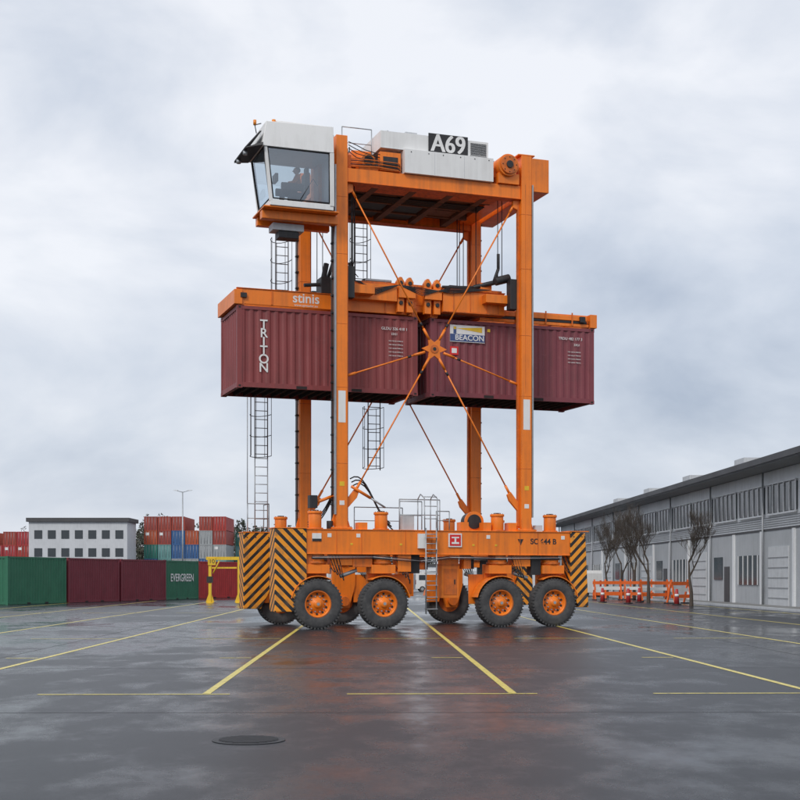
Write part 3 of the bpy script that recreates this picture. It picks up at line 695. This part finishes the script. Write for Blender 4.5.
for k in range(7):
    for z in (2,5.4,8.6): b.box(-65+k*2.4,-63.6+k*2.4,239.93,239.99,z,z+1.5,WIN)
b.obj('harbour_building')
b=B()
for x in (-12.1,-10.25):
    b.box(x-.09,x+.09,-.09,.09,0,2.75,YEL); b.box(x-.2,x+.2,-.2,.2,.0,.04,YEL)
    b.prism_y([(x-.28,.04),(x+.28,.04),(x+.09,.6),(x-.09,.6)],-.02,.02,YEL)
b.box(-12.35,-9.9,-.10,.10,2.75,2.95,YEL); b.box(-12.0,-10.4,-.04,.04,2.2,2.3,YEL)
b.box(-12.3,-11.9,-.14,-.10,1.3,1.7,BLACK); b.cyl((-11.9,-.05,1.9),(-11.5,-.05,2.7),.05,YEL,8)
b.box(-12.22,-11.72,-.15,-.11,2.42,2.88,YEL)
yp=b.obj('yellow_portal_frame',mw=Matrix.Translation((0,86,0)))
text('10',yp,(-11.97,-.155,2.65),.38,BLACK,name='bay_number')
def lamp(x,y,h,arms=2):
    e=B(); e.cyl((0,0,0),(0,0,h),.14,STEEL,12,r1=.08); e.cyl((0,0,0),(0,0,.5),.2,STEEL,12)
    for s in ((-1,1) if arms==2 else (1,)):
        e.cyl((0,0,h-.1),(s*.9,0,h+.15),.05,STEEL,8); e.hexa([(s*.7,-.15,h+.08),(s*1.4,-.15,h+.16),(s*1.4,.15,h+.16),(s*.7,.15,h+.08)],[(s*.7,-.12,h+.24),(s*1.4,-.1,h+.24),(s*1.4,.1,h+.24),(s*.7,.12,h+.24)],LGREY)
    e.obj('street_lamp',mw=Matrix.Translation((x,y,0)))
lamp(-32.2,200,14.4); lamp(26,190,10.5,1); lamp(-70,230,14.5); lamp(16.5,150,7.5,1); lamp(-24.5,210,9,1)
# ------------------------------------------------------------------ right building
WB=empty('terminal_building',(20.9,52,0),GA)
CLAD=paint('cladding_grey',(.42,.44,.46),.6,.4,.5); CLADW=paint('cladding_white',(.74,.76,.78),.55,.3,.5)
FASC=paint('roof_edge',(.05,.05,.055),.5,.3,.5); SOF=paint('soffit',(.30,.31,.32),.7,.2,.5)
LB=106
b=B()
b.box(0,14,0,LB,0,4.2,CLAD); b.box(.25,14,.0,LB,4.2,7.55,CLADW)
b.hexa([(-1.3,-1,7.6),(16,-1,7.6),(16,LB+1,7.6),(-1.3,LB+1,7.6)],[(-1.3,-1,8.0),(16,-1,9.4),(16,LB+1,9.4),(-1.3,LB+1,8.0)],FASC)
b.box(-1.25,.3,-.9,LB+.9,7.57,7.598,SOF)
b.box(-1.36,-1.303,-1,LB+1,7.66,7.92,FASC)
b.obj('walls_and_roof',WB)
b=B()
y=1.0; k=0
while y<LB-6:
    b.box(.16,.25,y,y+5.0,5.2,6.7,WIN)
    for q in range(6): b.box(.10,.158,y+q*1.0-.04,y+q*1.0+.04,5.15,6.75,CLADW)
    b.box(.08,.158,y-.05,y+5.05,5.06,5.149,CLADW); b.box(.08,.158,y-.05,y+5.05,6.751,6.83,CLADW)
    b.box(-.12,.0,y+5.3,y+5.6,0,4.2,CLADW)
    if k%3==0: b.box(-.06,-.003,y+.6,y+4.2,.02,3.3,LGREY); [b.box(-.09,-.06,y+.6,y+4.2,.5+q*.55,.54+q*.55,SOF) for q in range(5)]
    elif k%3==1: b.box(-.05,-.003,y+.4,y+4.4,1.2,2.9,WIN); [b.box(-.09,-.05,y+.4+q,y+.46+q,1.2,2.9,CLADW) for q in range(5)]
    else: b.box(-.05,-.003,y+.8,y+1.9,.02,2.3,FASC); b.box(-.05,-.003,y+2.4,y+4.4,1.5,2.9,WIN)
    if k%2: b.cyl((-.1,y+5.1,0),(-.1,y+5.1,7.5),.06,STEEL,8)
    y+=5.8; k+=1
b.box(-.03,.26,0,LB,4.202,4.32,FASC)
for z in [4.45+.12*q for q in range(5)]: b.box(.22,.248,0,LB,z,z+.05,SOF)
b.obj('windows_and_doors',WB)
b=B()
for q in range(6):
    yy=10+q*16; b.box(4,6,yy,yy+2.5,8.0,10.0,LGREY); b.cyl((8,yy,8.5),(8,yy,10.2),.3,STEEL,12)
b.obj('roof_units',WB)
b=B(); b.box(22,60,230,245,0,6.2,HB); b.box(21.6,60.4,229.6,245.4,6.2,6.7,ROOF)
for k in range(14): b.box(23+k*2.6,24.6+k*2.6,229.9,229.98,3.2,4.8,WIN)
b.obj('warehouse')
b=B(); b.box(-20,18,300,315,0,4.2,CLADW); b.box(-20.3,18.3,299.7,315.3,4.2,4.7,ROOF)
for k in range(12): b.box(-19+k*3.1,-17+k*3.1,299.9,299.98,.1,3.2,LGREY)
b.obj('warehouse')
# pavement with kerb in front of the building
PAV=paint('concrete_pavement',(.22,.22,.215),.7,.4,1)
b=B(); b.box(-1.9,0,-1,LB,.0,.12,PAV); b.box(-2.05,-1.902,-1,LB,.0,.13,LGREY); b.obj('pavement',None,.01,mw=Matrix.Translation((20.9,52,0))@Matrix.Rotation(GA,4,'Z'))
# ------------------------------------------------------------------ trees
BARK=paint('bark',(.085,.068,.055),.9,.5,6)
def bare_tree(x,y,h,seed):
    rnd=random.Random(seed); b=B(); cnt=[0]
    def br(p,d,L,r,lev):
        for k in range(3):
            q=p+d*(L/3); b.cyl(p,q,r*(1-.22*k),BARK,6 if lev<3 else 3,r1=r*(1-.22*(k+1)),cap=False)
            p=q; d=(d+Vector((rnd.uniform(-.2,.2),rnd.uniform(-.2,.2),rnd.uniform(-.0,.25)))).normalized()
            if lev<6 and (k>0 or lev>0) and cnt[0]<7000:
                for j in range(1 if lev<1 else rnd.choice((1,1,2))):
                    cnt[0]+=1
                    s=Vector((rnd.uniform(-1,1),rnd.uniform(-1,1),rnd.uniform(.1,.8))).normalized()
                    br(p,(d*.8+s*.7).normalized(),L*rnd.uniform(.55,.78),max(.007,r*.5),lev+1)
    br(Vector((0,0,0)),Vector((0,0,1)),h*.42,h*.02,0)
    b.obj('bare_tree',mw=Matrix.Translation((x,y,0)))
bare_tree(16.2,88,6.4,11); bare_tree(17.0,98,6.8,5); bare_tree(16.4,76,6.0,8); bare_tree(17.2,112,6.6,21); bare_tree(17.0,104,6.4,42)
LEAF=[paint('foliage_%d'%i,c,.9,.3,.3,streak=False) for i,c in enumerate([(.045,.06,.04),(.06,.07,.05),(.08,.075,.06)])]
def treeline(name,x0,x1,y,n,hmin,hmax,seed):
    rnd=random.Random(seed); b=B()
    for i in range(n):
        cx=rnd.uniform(x0,x1); cy=y+rnd.uniform(-12,30); h=rnd.uniform(hmin,hmax); w=h*rnd.uniform(.2,.34); m0=rnd.randrange(3); con=rnd.random()<.5
        b.cyl((cx,cy,0),(cx,cy,h*.8),.2,BARK,5,r1=.05)
        for k in range(150):
            u=rnd.random(); z=h*(.12+.88*u); rr=(w*(1-u)*1.1+.2) if con else w*math.sqrt(max(.03,1-(2*u-.9)**2))
            t=rnd.uniform(0,6.28); q=math.sqrt(rnd.random())*rr; p=Vector((cx+q*math.cos(t),cy+q*math.sin(t),z)); s=rnd.uniform(.3,.75)
            v=[p+Vector((rnd.uniform(-s,s),rnd.uniform(-s,s),rnd.uniform(-s,s))) for _ in range(3)]
            b.quad(v,LEAF[(m0+(k%3==0))%3])
    b.obj(name)
treeline('distant_treeline',-66,-22,330,85,12,17,2)
treeline('distant_treeline',-24,60,360,100,5,9,4)
treeline('distant_treeline',-220,-60,380,110,10,18,6)
BO=paint('barrier_orange',(.85,.15,.02),.5,.3)
def barrier(x,y,rz):
    b=B()
    for s in (-1,1):
        b.hexa([(s*.95-.05,-.35,0),(s*.95+.05,-.35,0),(s*.95+.05,-.25,0),(s*.95-.05,-.25,0)],[(s*.95-.05,-.05,1.5),(s*.95+.05,-.05,1.5),(s*.95+.05,.05,1.5),(s*.95-.05,.05,1.5)],BO)
        b.hexa([(s*.95-.05,.25,0),(s*.95+.05,.25,0),(s*.95+.05,.35,0),(s*.95-.05,.35,0)],[(s*.95-.05,-.04,1.48),(s*.95+.05,-.04,1.48),(s*.95+.05,.04,1.48),(s*.95-.05,.04,1.48)],BO)
        b.box(s*.95-.06,s*.95+.06,-.5,.5,0,.08,BLACK)
    for z in (.35,.75,1.15): b.box(-1.1,1.1,-.11,-.07,z,z+.22,BO if z!=.75 else WHITE)
    b.obj('road_barrier',mw=Matrix.Translation((x,y,0))@Matrix.Rotation(rz,4,'Z'))
for x,y,r in ((14.9,97,.1),(17.2,97.5,-.1),(17.3,92,.2),(17.4,84,.8),(16.3,101,0)): barrier(x,y,r)
def cone(x,y):
    b=B(); b.cyl((0,0,0),(0,0,.06),.28,BLACK,12); b.cyl((0,0,.06),(0,0,.95),.16,CRED,12,r1=.08); b.cyl((0,0,.5),(0,0,.65),.13,WHITE,12,r1=.12)
    b.obj('traffic_cone',mw=Matrix.Translation((x,y,0)))
for x,y in ((13.2,88),(14.2,84),(15.6,88),(16.4,80)): cone(x,y)
def van(x,y,rz,m):
    b=B()
    b.prism_y([(-2.4,.35),(2.3,.35),(2.5,.6),(2.5,1.0),(1.75,1.25),(1.15,2.15),(.9,2.25),(-2.35,2.25),(-2.45,2.0)],-.9,.9,m)
    b.prism_y([(1.05,1.3),(1.62,1.3),(1.15,1.98),(1.05,1.98)],-.915,.915,WIN); b.box(.2,.95,-.915,.915,1.3,1.98,WIN)
    b.box(-1.9,.0,-.912,.912,1.35,1.95,WIN)
    b.hexa([(1.62,-.8,1.42),(1.68,-.8,1.44),(1.68,.8,1.44),(1.62,.8,1.42)],[(1.18,-.75,2.1),(1.24,-.75,2.12),(1.24,.75,2.12),(1.18,.75,2.1)],WIN)
    for wx in (-1.5,1.6):
        for s in (-.85,.85): b.cyl((wx,s-.12,.33),(wx,s+.12,.33),.33,RUBBER,20); b.cyl((wx,s-.125,.33),(wx,s+.125,.33),.18,STEEL,16)
    b.box(2.42,2.53,-.75,-.45,.75,.95,LGREY); b.box(2.42,2.53,.45,.75,.75,.95,LGREY); b.box(-2.48,-2.4,-.85,-.7,.9,1.4,CRED)
    b.obj('parked_van',mw=Matrix.Translation((x,y,0))@Matrix.Rotation(rz,4,'Z'))
van(16.0,118,math.radians(100),WHITE); van(15.2,138,math.radians(95),CRED); van(-.8,150,math.radians(170),LGREY); van(4,158,.1,WHITE)
# ------------------------------------------------------------------ world, sun
w=bpy.data.worlds.new('World'); S.world=w; w.use_nodes=True; n=w.node_tree.nodes; l=w.node_tree.links
bg=n['Background']; bg.inputs['Strength'].default_value=.12
sky=n.new('ShaderNodeTexSky'); sky.sky_type='NISHITA'; sky.sun_disc=False
SE,SR=math.radians(42),math.radians(205)
sky.sun_elevation=SE; sky.sun_rotation=SR; sky.air_density=1.2; sky.dust_density=2
tc=n.new('ShaderNodeTexCoord')
mp=n.new('ShaderNodeMapping'); mp.inputs['Scale'].default_value=(1,1,2.0); mp.inputs['Location'].default_value=(.35,.2,.15); l.new(tc.outputs['Generated'],mp.inputs['Vector'])
n1=n.new('ShaderNodeTexNoise'); n1.inputs['Scale'].default_value=3.8; n1.inputs['Detail'].default_value=8; n1.inputs['Roughness'].default_value=.52; n1.inputs['Distortion'].default_value=.3; l.new(mp.outputs[0],n1.inputs['Vector'])
sp=n.new('ShaderNodeSeparateXYZ'); l.new(tc.outputs['Generated'],sp.inputs[0])
# vertical profile of the cloud deck: pale haze at the horizon, darker band, brighter high cloud
el=n.new('ShaderNodeValToRGB'); ee=el.color_ramp.elements
ee[0].position=0; ee[0].color=(.54,.54,.54,1); ee[1].position=.45; ee[1].color=(.72,.72,.72,1)
q=ee.new(.06); q.color=(.50,.50,.50,1); q=ee.new(.16); q.color=(.39,.39,.39,1); q=ee.new(.26); q.color=(.49,.49,.49,1); q=ee.new(.34); q.color=(.64,.64,.64,1)
l.new(sp.outputs['Z'],el.inputs[0])
e2=n.new('ShaderNodeMath'); e2.operation='SUBTRACT'; e2.inputs[1].default_value=.5; l.new(el.outputs[0],e2.inputs[0])
e3=n.new('ShaderNodeMath'); e3.operation='MULTIPLY'; e3.inputs[1].default_value=.62; l.new(e2.outputs[0],e3.inputs[0])
ad=n.new('ShaderNodeMath'); ad.operation='ADD'; l.new(n1.outputs['Fac'],ad.inputs[0]); l.new(e3.outputs[0],ad.inputs[1])
cr=n.new('ShaderNodeValToRGB'); e=cr.color_ramp.elements
e[0].position=.30; e[0].color=(.39,.45,.56,1); e[1].position=.68; e[1].color=(.83,.85,.90,1)
x=cr.color_ramp.elements.new(.48); x.color=(.59,.64,.73,1)
l.new(ad.outputs[0],cr.inputs[0])
vm=n.new('ShaderNodeVectorMath'); vm.operation='SCALE'; vm.inputs['Scale'].default_value=9.3; l.new(cr.outputs[0],vm.inputs[0])
mx=n.new('ShaderNodeMix'); mx.data_type='RGBA'; mx.inputs['Factor'].default_value=.92; l.new(sky.outputs[0],mx.inputs['A']); l.new(vm.outputs[0],mx.inputs['B'])
l.new(mx.outputs['Result'],bg.inputs['Color'])
sd=bpy.data.lights.new('sun','SUN'); sd.energy=1.5; sd.angle=math.radians(14); sd.color=(1,.96,.90)
so=bpy.data.objects.new('sun',sd); C.objects.link(so)
dv=Vector((math.sin(SR)*math.cos(SE),math.cos(SR)*math.cos(SE),math.sin(SE)))
so.rotation_euler=dv.to_track_quat('Z','Y').to_euler(); so.location=dv*50
# ------------------------------------------------------------------ camera
cd=bpy.data.cameras.new('camera'); cd.sensor_width=36; cd.lens=1350/800*36; cd.shift_y=(578-400)/800; cd.clip_end=5000
co=bpy.data.objects.new('camera',cd); C.objects.link(co); co.location=(0,0,1.6); co.rotation_euler=(math.pi/2,0,0); S.camera=co
S.view_settings.view_transform='Standard'; S.view_settings.look='None'; S.view_settings.exposure=0
